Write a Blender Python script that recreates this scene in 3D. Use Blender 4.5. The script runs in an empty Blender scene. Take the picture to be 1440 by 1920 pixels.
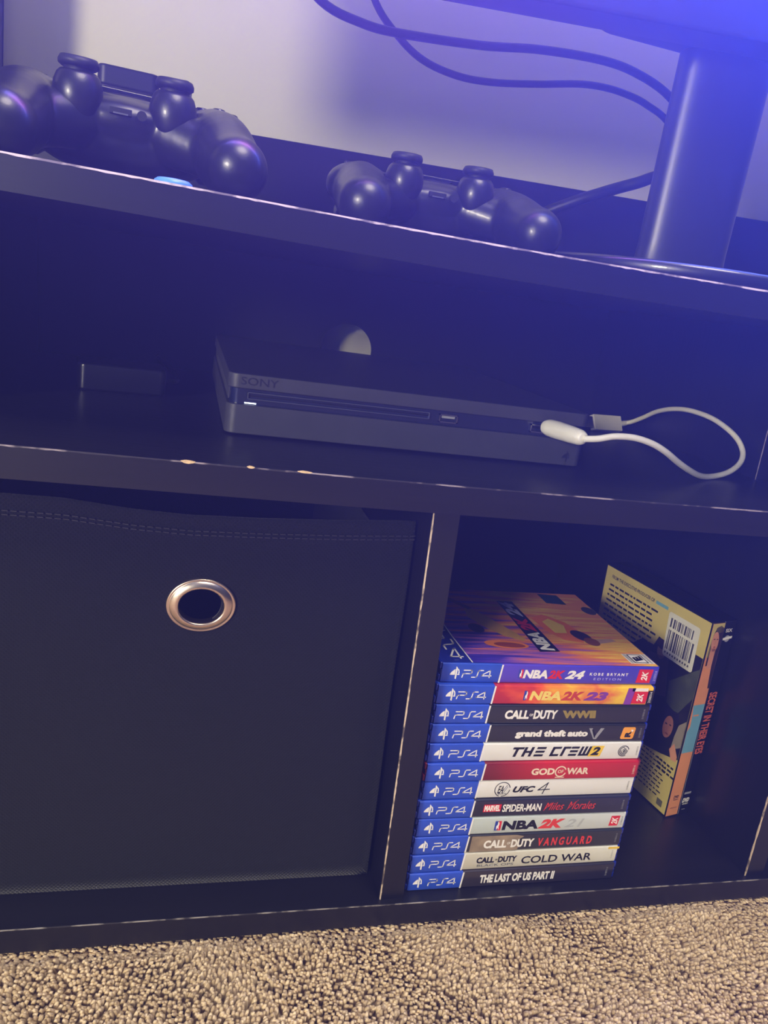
import bpy, bmesh, math, random
import numpy as np
from mathutils import Vector, Matrix

# ------------------------------------------------------------------ camera, world, lights
S = 0.001                      # everything below is written in millimetres
sc = bpy.context.scene
COL = sc.collection
cam = bpy.data.cameras.new('camera'); camo = bpy.data.objects.new('camera', cam); COL.objects.link(camo)
R_ = (0.9611882, -0.2341746, 0.1458748); D_ = (0.0718176, -0.2981363, -0.9518177); F_ = (0.2663821, 0.9253524, -0.2697473)
camo.matrix_world = Matrix(((R_[0], -D_[0], -F_[0], -0.1589737), (R_[1], -D_[1], -F_[1], -0.4126932),
                            (R_[2], -D_[2], -F_[2], 0.4050017), (0, 0, 0, 1)))
cam.sensor_fit = 'HORIZONTAL'; cam.sensor_width = 36.0; cam.lens = 36.0 * 1436.26 / 1440
cam.clip_start = 0.01; cam.clip_end = 50
sc.camera = camo

sc.view_settings.view_transform = 'Standard'; sc.view_settings.look = 'None'
sc.view_settings.exposure = 0.0; sc.view_settings.gamma = 1.0; sc.view_settings.use_curve_mapping = False
sc.cycles.use_denoising = True
sc.cycles.max_bounces = 6; sc.cycles.volume_bounces = 0

HAZE = 0.38  # added haze density; the volume stands in for veiling glare off the screen
w = bpy.data.worlds.new('glare_haze_world'); sc.world = w; w.use_nodes = True
nt = w.node_tree; bg = nt.nodes['Background']
bg.inputs[0].default_value = (0.26, 0.28, 0.60, 1); bg.inputs[1].default_value = 0.10
vs = nt.nodes.new('ShaderNodeVolumeScatter'); vs.inputs['Color'].default_value = (0.33, 0.43, 1, 1)
vs.inputs['Density'].default_value = HAZE; vs.inputs['Anisotropy'].default_value = 0.66
nt.links.new(vs.outputs[0], nt.nodes['World Output'].inputs['Volume'])

def area(name, loc, target, size, power, col):
    l = bpy.data.lights.new(name, 'AREA'); l.energy = power; l.size = size; l.shape = 'DISK'; l.color = col
    o = bpy.data.objects.new(name, l); COL.objects.link(o); o.location = loc
    o.rotation_euler = (Vector(target) - Vector(loc)).to_track_quat('-Z', 'Y').to_euler()
    return o
area('table_lamp_light', (-1.32, -1.38, 0.70), (0, 0.2, 0.45), 0.36, 70, (0.59, 0.58, 0.68))
area('ceiling_lamp_light', (0.2, -0.75, 2.3), (0.05, 0, 0), 1.0, 92, (0.57, 0.55, 0.73))

# ------------------------------------------------------------------ materials
def lin(c):
    out = []
    for v in c[:3]:
        v = v / 255.0
        out.append(v / 12.92 if v <= 0.04045 else ((v + 0.055) / 1.055) ** 2.4)
    return (*out, 1)
def nodes(m): return m.node_tree.nodes, m.node_tree.links
MATS = {}
MARK = {}
def P(name, col, rough=0.5, metal=0.0, spec=0.5, coat=0.0, var=0.06, vscale=60, bump=0.0, bscale=400, stretch=(1, 1, 1), emit=None, estr=0, trans=0):
    if name in MATS: return MATS[name]
    m = bpy.data.materials.new(name); m.use_nodes = True
    N, L = nodes(m); b = N['Principled BSDF']
    c = lin(col)
    b.inputs['Roughness'].default_value = rough; b.inputs['Metallic'].default_value = metal
    b.inputs['Specular IOR Level'].default_value = spec; b.inputs['Coat Weight'].default_value = coat
    tc = N.new('ShaderNodeTexCoord'); mp = N.new('ShaderNodeMapping'); mp.inputs['Scale'].default_value = stretch
    L.new(tc.outputs['Object'], mp.inputs[0])
    nz = N.new('ShaderNodeTexNoise'); nz.inputs['Scale'].default_value = vscale; L.new(mp.outputs[0], nz.inputs['Vector'])
    cr = N.new('ShaderNodeValToRGB')
    cr.color_ramp.elements[0].color = (*[x * (1 - var) for x in c[:3]], 1); cr.color_ramp.elements[1].color = (*[min(1, x * (1 + var)) for x in c[:3]], 1)
    cr.color_ramp.elements[0].position = 0.3; cr.color_ramp.elements[1].position = 0.7
    L.new(nz.outputs[0], cr.inputs[0]); L.new(cr.outputs[0], b.inputs['Base Color'])
    if bump > 0:
        n2 = N.new('ShaderNodeTexNoise'); n2.inputs['Scale'].default_value = bscale; L.new(mp.outputs[0], n2.inputs['Vector'])
        bp = N.new('ShaderNodeBump'); bp.inputs['Strength'].default_value = bump; bp.inputs['Distance'].default_value = 0.0004
        L.new(n2.outputs[0], bp.inputs['Height']); L.new(bp.outputs[0], b.inputs['Normal'])
    if emit:
        b.inputs['Emission Color'].default_value = lin(emit); b.inputs['Emission Strength'].default_value = estr
    if trans: b.inputs['Transmission Weight'].default_value = trans
    MATS[name] = m
    return m

laminate = P('black_laminate', (20, 19, 22), 0.36, spec=0.45, var=0.25, vscale=40, bump=0.25, bscale=300, stretch=(0.08, 1, 1))
laminate_v = P('black_laminate_upright', (20, 19, 22), 0.36, spec=0.45, var=0.25, vscale=40, bump=0.25, bscale=300, stretch=(1, 1, 0.08))
backmat = P('back_panel_black', (20, 19, 25), 0.6, spec=0.3, var=0.1)
fabric_base = (26, 25, 30)

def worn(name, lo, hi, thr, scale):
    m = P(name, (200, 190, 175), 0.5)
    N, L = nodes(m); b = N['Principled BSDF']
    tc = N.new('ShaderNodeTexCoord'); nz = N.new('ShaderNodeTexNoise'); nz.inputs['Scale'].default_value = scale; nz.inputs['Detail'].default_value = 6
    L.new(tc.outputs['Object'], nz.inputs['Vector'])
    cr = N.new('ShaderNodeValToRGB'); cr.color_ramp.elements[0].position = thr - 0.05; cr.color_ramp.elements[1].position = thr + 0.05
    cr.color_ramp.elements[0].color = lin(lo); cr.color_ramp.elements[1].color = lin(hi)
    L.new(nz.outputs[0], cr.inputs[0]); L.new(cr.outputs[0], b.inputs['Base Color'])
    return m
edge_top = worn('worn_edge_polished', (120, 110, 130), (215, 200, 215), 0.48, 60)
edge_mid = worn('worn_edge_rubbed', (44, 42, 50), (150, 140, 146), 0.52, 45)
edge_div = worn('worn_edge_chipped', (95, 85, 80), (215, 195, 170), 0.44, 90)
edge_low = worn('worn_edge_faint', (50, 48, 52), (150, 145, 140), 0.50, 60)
chip_m = P('bare_chipboard', (215, 185, 140), 0.8, var=0.2, vscale=400)

def weave_mat():
    m = bpy.data.materials.new('black_woven_fabric'); m.use_nodes = True
    N, L = nodes(m); b = N['Principled BSDF']; b.inputs['Base Color'].default_value = lin(fabric_base)
    b.inputs['Roughness'].default_value = 0.85; b.inputs['Sheen Weight'].default_value = 0.12; b.inputs['Specular IOR Level'].default_value = 0.2
    tc = N.new('ShaderNodeTexCoord'); bp = N.new('ShaderNodeBump'); bp.inputs['Strength'].default_value = 0.6; bp.inputs['Distance'].default_value = 0.0004
    hs = []
    for rot in (0.785, -0.785):
        mp = N.new('ShaderNodeMapping'); mp.inputs['Rotation'].default_value = (0, rot, 0); L.new(tc.outputs['Object'], mp.inputs[0])
        wv = N.new('ShaderNodeTexWave'); wv.inputs['Scale'].default_value = 170; L.new(mp.outputs[0], wv.inputs['Vector']); hs.append(wv)
    mx = N.new('ShaderNodeMath'); mx.operation = 'MAXIMUM'; L.new(hs[0].outputs['Fac'], mx.inputs[0]); L.new(hs[1].outputs['Fac'], mx.inputs[1])
    L.new(mx.outputs[0], bp.inputs['Height']); L.new(bp.outputs[0], b.inputs['Normal'])
    cr = N.new('ShaderNodeValToRGB'); cr.color_ramp.elements[0].color = lin((9, 9, 11)); cr.color_ramp.elements[1].color = lin((17, 17, 20))
    L.new(mx.outputs[0], cr.inputs[0]); L.new(cr.outputs[0], b.inputs['Base Color'])
    return m
fabric = weave_mat()

# ------------------------------------------------------------------ mesh helpers
class MB:
    def __init__(s): s.v = []; s.f = []; s.mi = []; s.mats = []
    def m(s, mat):
        if mat not in s.mats: s.mats.append(mat)
        return s.mats.index(mat)
    def add(s, verts, faces, mat):
        k = len(s.v); i = s.m(mat)
        s.v += [tuple(map(float, q)) for q in verts]
        for f in faces: s.f.append([k + a for a in f]); s.mi.append(i)
    def box(s, x0, x1, y0, y1, z0, z1, mat):
        s.add([(x0, y0, z0), (x1, y0, z0), (x1, y1, z0), (x0, y1, z0), (x0, y0, z1), (x1, y0, z1), (x1, y1, z1), (x0, y1, z1)],
              [(0, 3, 2, 1), (4, 5, 6, 7), (0, 1, 5, 4), (1, 2, 6, 5), (2, 3, 7, 6), (3, 0, 4, 7)], mat)
    def poly(s, pts, mat): s.add(pts, [tuple(range(len(pts)))], mat)
    def build(s, name, parent=None, smooth=False, bevel=0, seg=2, loc=None):
        me = bpy.data.meshes.new(name)
        me.from_pydata([(a * S, b * S, c * S) for a, b, c in s.v], [], s.f)
        for m_ in s.mats: me.materials.append(m_)
        me.polygons.foreach_set('material_index', s.mi)
        if smooth: me.polygons.foreach_set('use_smooth', [True] * len(me.polygons))
        me.update()
        o = bpy.data.objects.new(name, me); COL.objects.link(o)
        if parent: o.parent = parent
        if loc: o.location = [q * S for q in loc]
        if bevel:
            b = o.modifiers.new('bevel', 'BEVEL'); b.width = bevel * S; b.segments = seg; b.limit_method = 'ANGLE'; b.angle_limit = 0.7
            if smooth is False: me.polygons.foreach_set('use_smooth', [True] * len(me.polygons))
            try:
                wn = o.modifiers.new('wn', 'WEIGHTED_NORMAL'); wn.keep_sharp = False
            except Exception: pass
        return o
def tag(o, label=None, cat=None, group=None, kind=None):
    if label: o['label'] = label
    if cat: o['category'] = cat
    if group: o['group'] = group
    if kind: o['kind'] = kind
    return o
def empty(name, loc=(0, 0, 0), rz=0, ry=0):
    o = bpy.data.objects.new(name, None); COL.objects.link(o); o.empty_display_size = 0.02
    o.location = [q * S for q in loc]; o.rotation_euler = (0, ry, rz)
    return o
def tube(mb, pts, rad, mat, n=10, cap=True, sub=6):
    """smooth tube through pts (Catmull-Rom); rad a number or one per point"""
    pts = [Vector(p) for p in pts]
    rads = rad if isinstance(rad, (list, tuple)) else [rad] * len(pts)
    Q = []; RR = []
    for i in range(len(pts) - 1):
        a = pts[max(i - 1, 0)]; b = pts[i]; c = pts[i + 1]; d = pts[min(i + 2, len(pts) - 1)]
        for k in range(sub):
            t = k / sub
            Q.append(0.5 * ((2 * b) + (c - a) * t + (2 * a - 5 * b + 4 * c - d) * t * t + (3 * b - a - 3 * c + d) * t ** 3))
            RR.append(rads[i] * (1 - t) + rads[i + 1] * t)
    Q.append(pts[-1]); RR.append(rads[-1])
    up = None; V = []; F = []
    for i, q in enumerate(Q):
        t = (Q[min(i + 1, len(Q) - 1)] - Q[max(i - 1, 0)]).normalized()
        if up is None: up = t.orthogonal().normalized()
        up = (up - t * up.dot(t)).normalized(); sd = t.cross(up)
        for j in range(n):
            a = 2 * math.pi * j / n
            V.append(q + (up * math.cos(a) + sd * math.sin(a)) * RR[i])
    for i in range(len(Q) - 1):
        for j in range(n):
            F.append((i * n + j, i * n + (j + 1) % n, (i + 1) * n + (j + 1) % n, (i + 1) * n + j))
    if cap: F.append(tuple(range(n))[::-1]); F.append(tuple((len(Q) - 1) * n + j for j in range(n)))
    mb.add(V, F, mat)
def lathe(mb, prof, mat, c=(0, 0, 0), n=40, M=None, sx=1, sy=1, open_=False):
    V = []; F = []
    for r, z in prof:
        for j in range(n):
            a = 2 * math.pi * j / n; p = Vector((r * math.cos(a) * sx, r * math.sin(a) * sy, z))
            if M: p = M @ p
            V.append((p.x + c[0], p.y + c[1], p.z + c[2]))
    for i in range(len(prof) - 1):
        for j in range(n): F.append((i * n + j, i * n + (j + 1) % n, (i + 1) * n + (j + 1) % n, (i + 1) * n + j))
    if prof[0][0] > 0 and not open_: F.append(tuple(range(n))[::-1])
    if prof[-1][0] > 0 and not open_: F.append(tuple((len(prof) - 1) * n + j for j in range(n)))
    mb.add(V, F, mat)

# flat lettering: every word is a flat mesh fitted to a rectangle of its surface; fr maps (u, v) to 3D
_tc = {}
def glyphs(txt, shear, bold):
    k = (txt, shear, bold)
    if k not in _tc:
        cu = bpy.data.curves.new('lettering', 'FONT'); cu.body = txt; cu.shear = shear; cu.offset = bold; cu.resolution_u = 3; cu.fill_mode = 'FRONT'
        o = bpy.data.objects.new('lettering', cu); me = o.to_mesh()
        V = [(v.co.x, v.co.y) for v in me.vertices]; F = [tuple(p.vertices) for p in me.polygons]
        o.to_mesh_clear(); bpy.data.objects.remove(o); bpy.data.curves.remove(cu)
        _tc[k] = (V, F)
    return _tc[k]
def text(mb, txt, u0, u1, v0, v1, mat, fr, shear=0.0, bold=0.02):
    V, F = glyphs(txt, shear, bold)
    if not V: return
    x0 = min(a for a, b in V); x1 = max(a for a, b in V); y0 = min(b for a, b in V); y1 = max(b for a, b in V)
    mb.add([fr(u0 + (a - x0) / (x1 - x0) * (u1 - u0), v0 + (b - y0) / (y1 - y0) * (v1 - v0)) for a, b in V], F, mat)
def stroke(mb, pts, wd, mat, fr):
    for (a, b), (c, d) in zip(pts[:-1], pts[1:]):
        L = math.hypot(c - a, d - b) or 1; nx, ny = -(d - b) / L * wd / 2, (c - a) / L * wd / 2; ex, ey = (c - a) / L * wd / 2, (d - b) / L * wd / 2
        mb.poly([fr(a - ex + nx, b - ey + ny), fr(a - ex - nx, b - ey - ny), fr(c + ex - nx, d + ey - ny), fr(c + ex + nx, d + ey + ny)], mat)
def ell(mb, cu, cv, ru, rv, mat, fr, n=20, rot=0, a0=0, a1=2 * math.pi):
    mb.poly([fr(cu + ru * math.cos(t) * math.cos(rot) - rv * math.sin(t) * math.sin(rot), cv + ru * math.cos(t) * math.sin(rot) + rv * math.sin(t) * math.cos(rot))
             for t in [a0 + (a1 - a0) * k / n for k in range(n)]], mat)
def ring(mb, cu, cv, r, wd, mat, fr, n=24, a0=0, a1=2 * math.pi):
    for k in range(n):
        t0 = a0 + (a1 - a0) * k / n; t1 = a0 + (a1 - a0) * (k + 1) / n
        mb.poly([fr(cu + q * math.cos(t), cv + q * math.sin(t)) for q, t in ((r - wd, t0), (r, t0), (r, t1), (r - wd, t1))], mat)
def rect(mb, u0, u1, v0, v1, mat, fr, sk=0):
    mb.poly([fr(u0, v0), fr(u1, v0), fr(u1 + sk, v1), fr(u0 + sk, v1)], mat)

# ------------------------------------------------------------------ room
wallm = P('painted_wall', (222, 221, 198), 0.9, var=0.02, vscale=3, bump=0.3, bscale=120)
mb = MB(); mb.box(-2400, 2600, 430, 520, -30, 2400, wallm)
tag(mb.build('wall_back'), 'plain off-white painted wall behind the television stand', kind='structure')

def carpet_mat():
    m = bpy.data.materials.new('beige_carpet_pile'); m.use_nodes = True
    N, L = nodes(m); b = N['Principled BSDF']; b.inputs['Roughness'].default_value = 0.9; b.inputs['Specular IOR Level'].default_value = 0.04
    g = N.new('ShaderNodeNewGeometry'); cr = N.new('ShaderNodeValToRGB')
    cr.color_ramp.elements[0].color = lin((172, 150, 118)); cr.color_ramp.elements[1].color = lin((222, 202, 168))
    L.new(g.outputs['Random Per Island'], cr.inputs[0])
    tc = N.new('ShaderNodeTexCoord'); nz = N.new('ShaderNodeTexNoise'); nz.inputs['Scale'].default_value = 14; L.new(tc.outputs['Object'], nz.inputs['Vector'])
    mx = N.new('ShaderNodeMix'); mx.data_type = 'RGBA'; mx.blend_type = 'MULTIPLY'; mx.inputs[0].default_value = 0.35
    L.new(cr.outputs[0], mx.inputs[6]); L.new(nz.outputs['Color'], mx.inputs[7])
    hs = N.new('ShaderNodeHueSaturation'); hs.inputs['Saturation'].default_value = 1.0; hs.inputs['Value'].default_value = 1.2
    m2 = N.new('ShaderNodeRGBToBW'); L.new(nz.outputs['Color'], m2.inputs[0]); L.new(m2.outputs[0], mx.inputs[7])
    L.new(mx.outputs[2], hs.inputs['Color']); L.new(hs.outputs[0], b.inputs['Base Color'])
    return m
carp = carpet_mat()
backing = P('carpet_backing', (165, 142, 115), 0.95, var=0.3, vscale=250, bump=1.0, bscale=350)
mb = MB(); mb.box(-2400, 2600, -2600, 520, -60, -24, backing)
tag(mb.build('floor'), 'beige carpeted floor in front of the stand', kind='structure')
def carpet():
    rng = np.random.default_rng(7); sp = 2.5
    X, Y = np.meshgrid(np.arange(-370, 560, sp), np.arange(-265, 35, sp)); X = X.ravel(); Y = Y.ravel(); n = len(X)
    X = X + rng.uniform(-1.5, 1.5, n); Y = Y + rng.uniform(-1.5, 1.5, n)
    def fld(a, b, ph): return np.sin(X / a + ph) * np.cos(Y / b + ph * 1.7) + 0.6 * np.sin(X / (a * .43) + Y / (b * .5) + ph * 3)
    lx = 1.1 * fld(31, 23, .4) + rng.normal(0, .85, n); ly = -2.0 + 1.3 * fld(27, 35, 2.1) + rng.normal(0, .85, n)
    press = np.clip((Y + 12) / 10, 0, 1)            # the board presses the pile down
    h = (rng.uniform(8.0, 10.2, n) + 0.5 * fld(50, 41, 5)) * (1 - .5 * press)
    k = 4; V = []
    for zf, rf, bf in ((0, .9, 0), (.4, 1.25, .25), (.78, 1.25, .75), (1.0, .75, 1.15)):
        for j in range(k):
            a = 2 * math.pi * j / k + .5
            rr = rf * 1.42
            V.append(np.stack([X + lx * bf + rr * np.cos(a), Y + ly * bf + rr * np.sin(a), -24.5 + h * zf + 0 * X], 1))
    V.append(np.stack([X + lx * 1.25, Y + ly * 1.25, -24.5 + h * 1.08], 1))
    V = np.stack(V, 1); m = V.shape[1]
    F = []
    for i in range(3):
        for j in range(k): F.append((i * k + j, i * k + (j + 1) % k, (i + 1) * k + (j + 1) % k, (i + 1) * k + j))
    quads = np.array(F); tris = np.array([(3 * k + j, 3 * k + (j + 1) % k, 4 * k) for j in range(k)])
    off = (np.arange(n) * m)[:, None, None]
    ql = (quads[None] + off).reshape(-1); tl = (tris[None] + off).reshape(-1)
    me = bpy.data.meshes.new('carpet_pile'); me.vertices.add(n * m); me.vertices.foreach_set('co', (V * S).astype(np.float32).ravel())
    me.loops.add(len(ql) + len(tl)); me.loops.foreach_set('vertex_index', np.concatenate([ql, tl]).astype(np.int32))
    nq = n * len(quads); ntr = n * len(tris); me.polygons.add(nq + ntr)
    me.polygons.foreach_set('loop_start', np.concatenate([np.arange(nq) * 4, nq * 4 + np.arange(ntr) * 3]).astype(np.int32))
    me.polygons.foreach_set('use_smooth', np.ones(nq + ntr, bool))
    me.materials.append(carp); me.update(); me.validate()
    o = bpy.data.objects.new('carpet_pile', me); COL.objects.link(o)
    tag(o, 'beige tufted carpet pile in front of the black stand', 'carpet', kind='stuff')
carpet()

# ------------------------------------------------------------------ the stand
H1, TM, H2, TT, TB = 287.4, 17.7, 425.3, 16.8, 17.06
ZM, ZT = H1 + TM, H2 + TT
LEAN = -0.032
def sag(x, A):
    t = (x - 8.5) / 308.0
    return -A * (1 + math.cos(math.pi * t)) / 2 if abs(t) < 1 else 0.0
stand = tag(empty('tv_stand', (0, 0, -24)), 'black laminate television stand with worn edges, open shelf over low bays', 'television stand')
def SB(mb, name, **k):
    o = mb.build(name, stand, **k); o.location.z += 24 * S; return o
def board(z0, z1, A, name, X0=-317, X1=617, y1=393, mat=laminate, edge=None, ew=0.8, bottom_edge=None):
    b = MB(); n = 60; xs = [X0 + (X1 - X0) * i / n for i in range(n + 1)]
    V = []; F = []
    for x in xs:
        s_ = sag(x, A); V += [(x, 0, z0 + s_), (x, y1, z0 + s_), (x, y1, z1 + s_), (x, 0, z1 + s_)]
    for i in range(n):
        for j in range(4): F.append((4 * i + j, 4 * i + (j + 1) % 4, 4 * i + 4 + (j + 1) % 4, 4 * i + 4 + j))
    F.append((0, 3, 2, 1)); F.append((4 * n, 4 * n + 1, 4 * n + 2, 4 * n + 3))
    b.add(V, F, mat); o = SB(b, name)
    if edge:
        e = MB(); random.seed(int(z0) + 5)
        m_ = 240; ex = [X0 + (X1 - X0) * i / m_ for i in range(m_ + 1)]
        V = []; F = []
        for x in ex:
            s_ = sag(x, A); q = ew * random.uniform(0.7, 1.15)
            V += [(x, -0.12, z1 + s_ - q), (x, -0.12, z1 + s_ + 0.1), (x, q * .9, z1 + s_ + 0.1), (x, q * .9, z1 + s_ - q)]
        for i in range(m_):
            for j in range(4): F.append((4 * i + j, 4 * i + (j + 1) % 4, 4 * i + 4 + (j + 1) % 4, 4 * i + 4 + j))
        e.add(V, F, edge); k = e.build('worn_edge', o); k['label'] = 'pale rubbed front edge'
    return o
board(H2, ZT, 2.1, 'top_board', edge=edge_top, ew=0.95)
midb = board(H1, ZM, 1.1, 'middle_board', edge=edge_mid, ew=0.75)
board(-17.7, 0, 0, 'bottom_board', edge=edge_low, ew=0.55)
# two deeper chips where the chipboard shows
cb = MB()
for cx, wd, hh in ((-152.5, 3.9, 0.9), (-119, 2.2, 0.5), (-89, 4.2, .35)):
    z = ZM + sag(cx, 1.1)
    pts = [(cx - wd, -0.3, z + 0.1), (cx - wd * .5, -0.3, z - hh), (cx + wd * .1, -0.3, z - hh * 1.25), (cx + wd * .7, -0.3, z - hh * .7), (cx + wd, -0.3, z + 0.1), (cx + wd * .3, -0.3, z + .55), (cx - wd * .3, -0.3, z + .7)]
    cb.poly(pts, chip_m); cb.poly([(a, 1.2, c) for a, b, c in pts], chip_m)
    for i in range(len(pts)):
        p, q = pts[i], pts[(i + 1) % len(pts)]; cb.poly([p, q, (q[0], 1.2, q[2]), (p[0], 1.2, p[2])], chip_m)
k = cb.build('edge_chip', midb); k['label'] = 'cream chips in the front edge'
def upright(x0, x1, y0, y1, z0, z1, name, edges=True, em=None):
    b = MB(); V = []
    for z in (z0, z1):
        for x, y in ((x0, y0), (x1, y0), (x1, y1), (x0, y1)): V.append((x + LEAN * z, y, z))
    b.add(V, [(0, 3, 2, 1), (4, 5, 6, 7), (0, 1, 5, 4), (1, 2, 6, 5), (2, 3, 7, 6), (3, 0, 4, 7)], laminate_v)
    o = SB(b, name)
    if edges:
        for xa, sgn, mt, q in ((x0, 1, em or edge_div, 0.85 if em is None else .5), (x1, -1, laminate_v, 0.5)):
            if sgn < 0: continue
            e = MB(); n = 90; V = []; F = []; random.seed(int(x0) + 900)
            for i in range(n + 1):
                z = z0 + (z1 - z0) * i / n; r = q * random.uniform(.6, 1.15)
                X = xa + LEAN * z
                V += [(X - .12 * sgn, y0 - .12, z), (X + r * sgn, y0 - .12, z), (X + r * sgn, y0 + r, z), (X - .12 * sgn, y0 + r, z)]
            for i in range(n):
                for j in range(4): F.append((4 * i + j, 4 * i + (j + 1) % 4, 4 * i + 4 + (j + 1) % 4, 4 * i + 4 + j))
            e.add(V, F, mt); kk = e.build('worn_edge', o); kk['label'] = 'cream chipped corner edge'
    return o
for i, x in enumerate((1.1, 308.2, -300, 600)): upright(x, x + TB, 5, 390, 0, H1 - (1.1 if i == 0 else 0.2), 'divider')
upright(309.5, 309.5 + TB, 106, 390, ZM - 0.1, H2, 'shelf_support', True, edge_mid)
upright(-300, -300 + TB, 106, 390, ZM - 0.1, H2, 'shelf_support', False)
# back panel with a round cable hole
def ringpanel(mb, x0, x1, z0, z1, cx, cz, rx, rz, yfun, mat, nth=96, nr=14, zf=None):
    ang = [2 * math.pi * j / nth for j in range(nth)] + [math.atan2(z - cz, x - cx) % (2 * math.pi) for x in (x0, x1) for z in (z0, z1)]
    ang = sorted(set(round(a, 6) for a in ang)); n = len(ang); V = []; F = []
    for i in range(nr + 1):
        t = (i / nr) ** 1.3
        for a in ang:
            c, s_ = math.cos(a), math.sin(a)
            k = min([(x1 - cx) / c if c > 1e-9 else 1e9, (x0 - cx) / c if c < -1e-9 else 1e9, (z1 - cz) / s_ if s_ > 1e-9 else 1e9, (z0 - cz) / s_ if s_ < -1e-9 else 1e9])
            X = (cx + rx * c) * (1 - t) + (cx + k * c) * t; Z = (cz + rz * s_) * (1 - t) + (cz + k * s_) * t
            V.append((X, yfun(X, Z), Z if zf is None else zf(X, Z)))
    for i in range(nr):
        for j in range(n): F.append((i * n + j, i * n + (j + 1) % n, (i + 1) * n + (j + 1) % n, (i + 1) * n + j))
    mb.add(V, F, mat)
b = MB(); ringpanel(b, -300, 617, -17, ZT - 2, 5, 344, 27, 27, lambda x, z: 391.5, backmat)
o = SB(b, 'back_panel'); sm = o.modifiers.new('thick', 'SOLIDIFY'); sm.thickness = 3 * S; sm.offset = 0
b = MB(); V = []
for x, zt in ((-317, 523), (617, 551)):
    V += [(x, 380, ZT - 1), (x, 393, ZT - 1), (x, 393, zt), (x, 380, zt)]
b.add(V, [(0, 1, 5, 4), (1, 2, 6, 5), (2, 3, 7, 6), (3, 0, 4, 7), (0, 3, 2, 1), (4, 5, 6, 7)], laminate)
SB(b, 'rear_board', bevel=0.8)

# dark curtain at the left end of the stand
cm = P('dark_curtain_cloth', (42, 40, 62), 0.9, var=0.15)
b = MB(); n = 60; V = []; F = []
for i in range(n + 1):
    x = -760 + (760 - 319) * i / n; y = 352 + 14 * math.sin(i * .9) * (1 if i < n - 2 else .3)
    V += [(x, y, -20), (x, y + 1 * math.cos(i), 2100)]
for i in range(n): F.append((2 * i, 2 * i + 2, 2 * i + 3, 2 * i + 1))
b.add(V, F, cm); o = b.build('curtain', smooth=True); o.modifiers.new('t', 'SOLIDIFY').thickness = 2 * S
tag(o, 'dark curtain hanging beside the wall at the far left edge', 'curtain')

# ------------------------------------------------------------------ fabric storage bin
binx = tag(empty('storage_bin', (-141, 29, 0)), 'black woven fabric storage bin with round metal grommet in lower left bay', 'storage bin')
gx, gz = -137.6, 208.3
def topsag(x):
    xs = [-279, -250, -216, -180, -147, -104, -55, -8]; zs = [271, 270.5, 270.2, 266.7, 265.2, 266.1, 268.3, 271.5]
    return float(np.interp(x, xs, zs))
def bzf(x, z):
    t = max(0, (z - 215) / 57.0); zz = z + (topsag(x) - 272) * min(1, t) ** 1.2; return zz
def bxy(x, z): return 29 + 3.4 * math.sin((x + 20) / 46 + z / 80) * math.sin(math.pi * min(1, max(0, z / 272))) * (0.4 + .6 * math.sin(math.pi * (x + 279) / 276)) + 1.4 * math.sin((x - z) / 33) * math.sin(math.pi * z / 272)
b = MB(); ringpanel(b, -278, -3, 0.6, 272, gx, gz, 15.2, 12.6, bxy, fabric, 120, 26, bzf)
V = b.v; b.v = [(x + LEAN * .8 * z * (1 if x > gx else .9) * max(0, (x + 278) / 275), y, z) for x, y, z in V]
def BB(mb, name, **k):
    o = mb.build(name, binx, **k); o.location = (0.141, -0.029, 0); return o
o = BB(b, 'front_panel', smooth=True); sm = o.modifiers.new('t', 'SOLIDIFY'); sm.thickness = 2.2 * S; sm.offset = 1
o['label'] = 'front panel with drooping top edge'
b = MB()
for i in range(58):                     # double stitched hem
    x0 = -272 + i * 4.55
    for dz in (-9.2, -11.6):
        za, zb = topsag(x0) + dz, topsag(x0 + 3.2) + dz
        ya = bxy(x0, 260) - 1.25; 
        b.add([(x0, ya, za - .25), (x0 + 3.2, ya, zb - .25), (x0 + 3.2, ya, zb + .3), (x0, ya, za + .3), (x0, ya + 1.4, za - .25), (x0 + 3.2, ya + 1.4, zb - .25), (x0 + 3.2, ya + 1.4, zb + .3), (x0, ya + 1.4, za + .3)],
              [(0, 1, 2, 3), (0, 4, 5, 1), (3, 2, 6, 7), (0, 3, 7, 4), (1, 5, 6, 2)], P('hem_thread', (40, 39, 48), .7))
BB(b, 'hem_stitching')
for nm, a in (('side_panel', (-278, -275)), ('side_panel', (-12.5, -10))):
    b = MB(); b.box(a[0], a[1], 33, 370, 0.6, 236, fabric); BB(b, nm)
b = MB(); b.box(-278, -10, 368, 371, 0.6, 240, fabric); BB(b, 'rear_panel')
b = MB(); b.box(-277, -11, 32, 368, 0.6, 3, fabric); BB(b, 'base_panel')
b = MB(); M = Matrix.Rotation(math.pi / 2, 3, 'X')
steel = P('brushed_nickel', (222, 204, 176), 0.27, metal=1.0, var=0.05, vscale=30)
yc = bxy(gx, gz)
prof = [(13.6, 4), (13.4, 1.5), (13.6, 2.6), (14.4, 3.3), (15.6, 3.2), (17.2, 2.5), (18.8, 1.7), (19.3, 1.1), (19.7, 1.5), (20.5, 1.3), (20.9, .6), (20.9, -.5)]
prof = [(r, z) for r, z in prof]
lathe(b, [(13.4, -4)] + prof[1:], steel, (gx, yc, gz), 96, M, 1, 17.2 / 20.5, True)
o = BB(b, 'grommet', smooth=True); o['label'] = 'oval nickel grommet ring'

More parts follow.
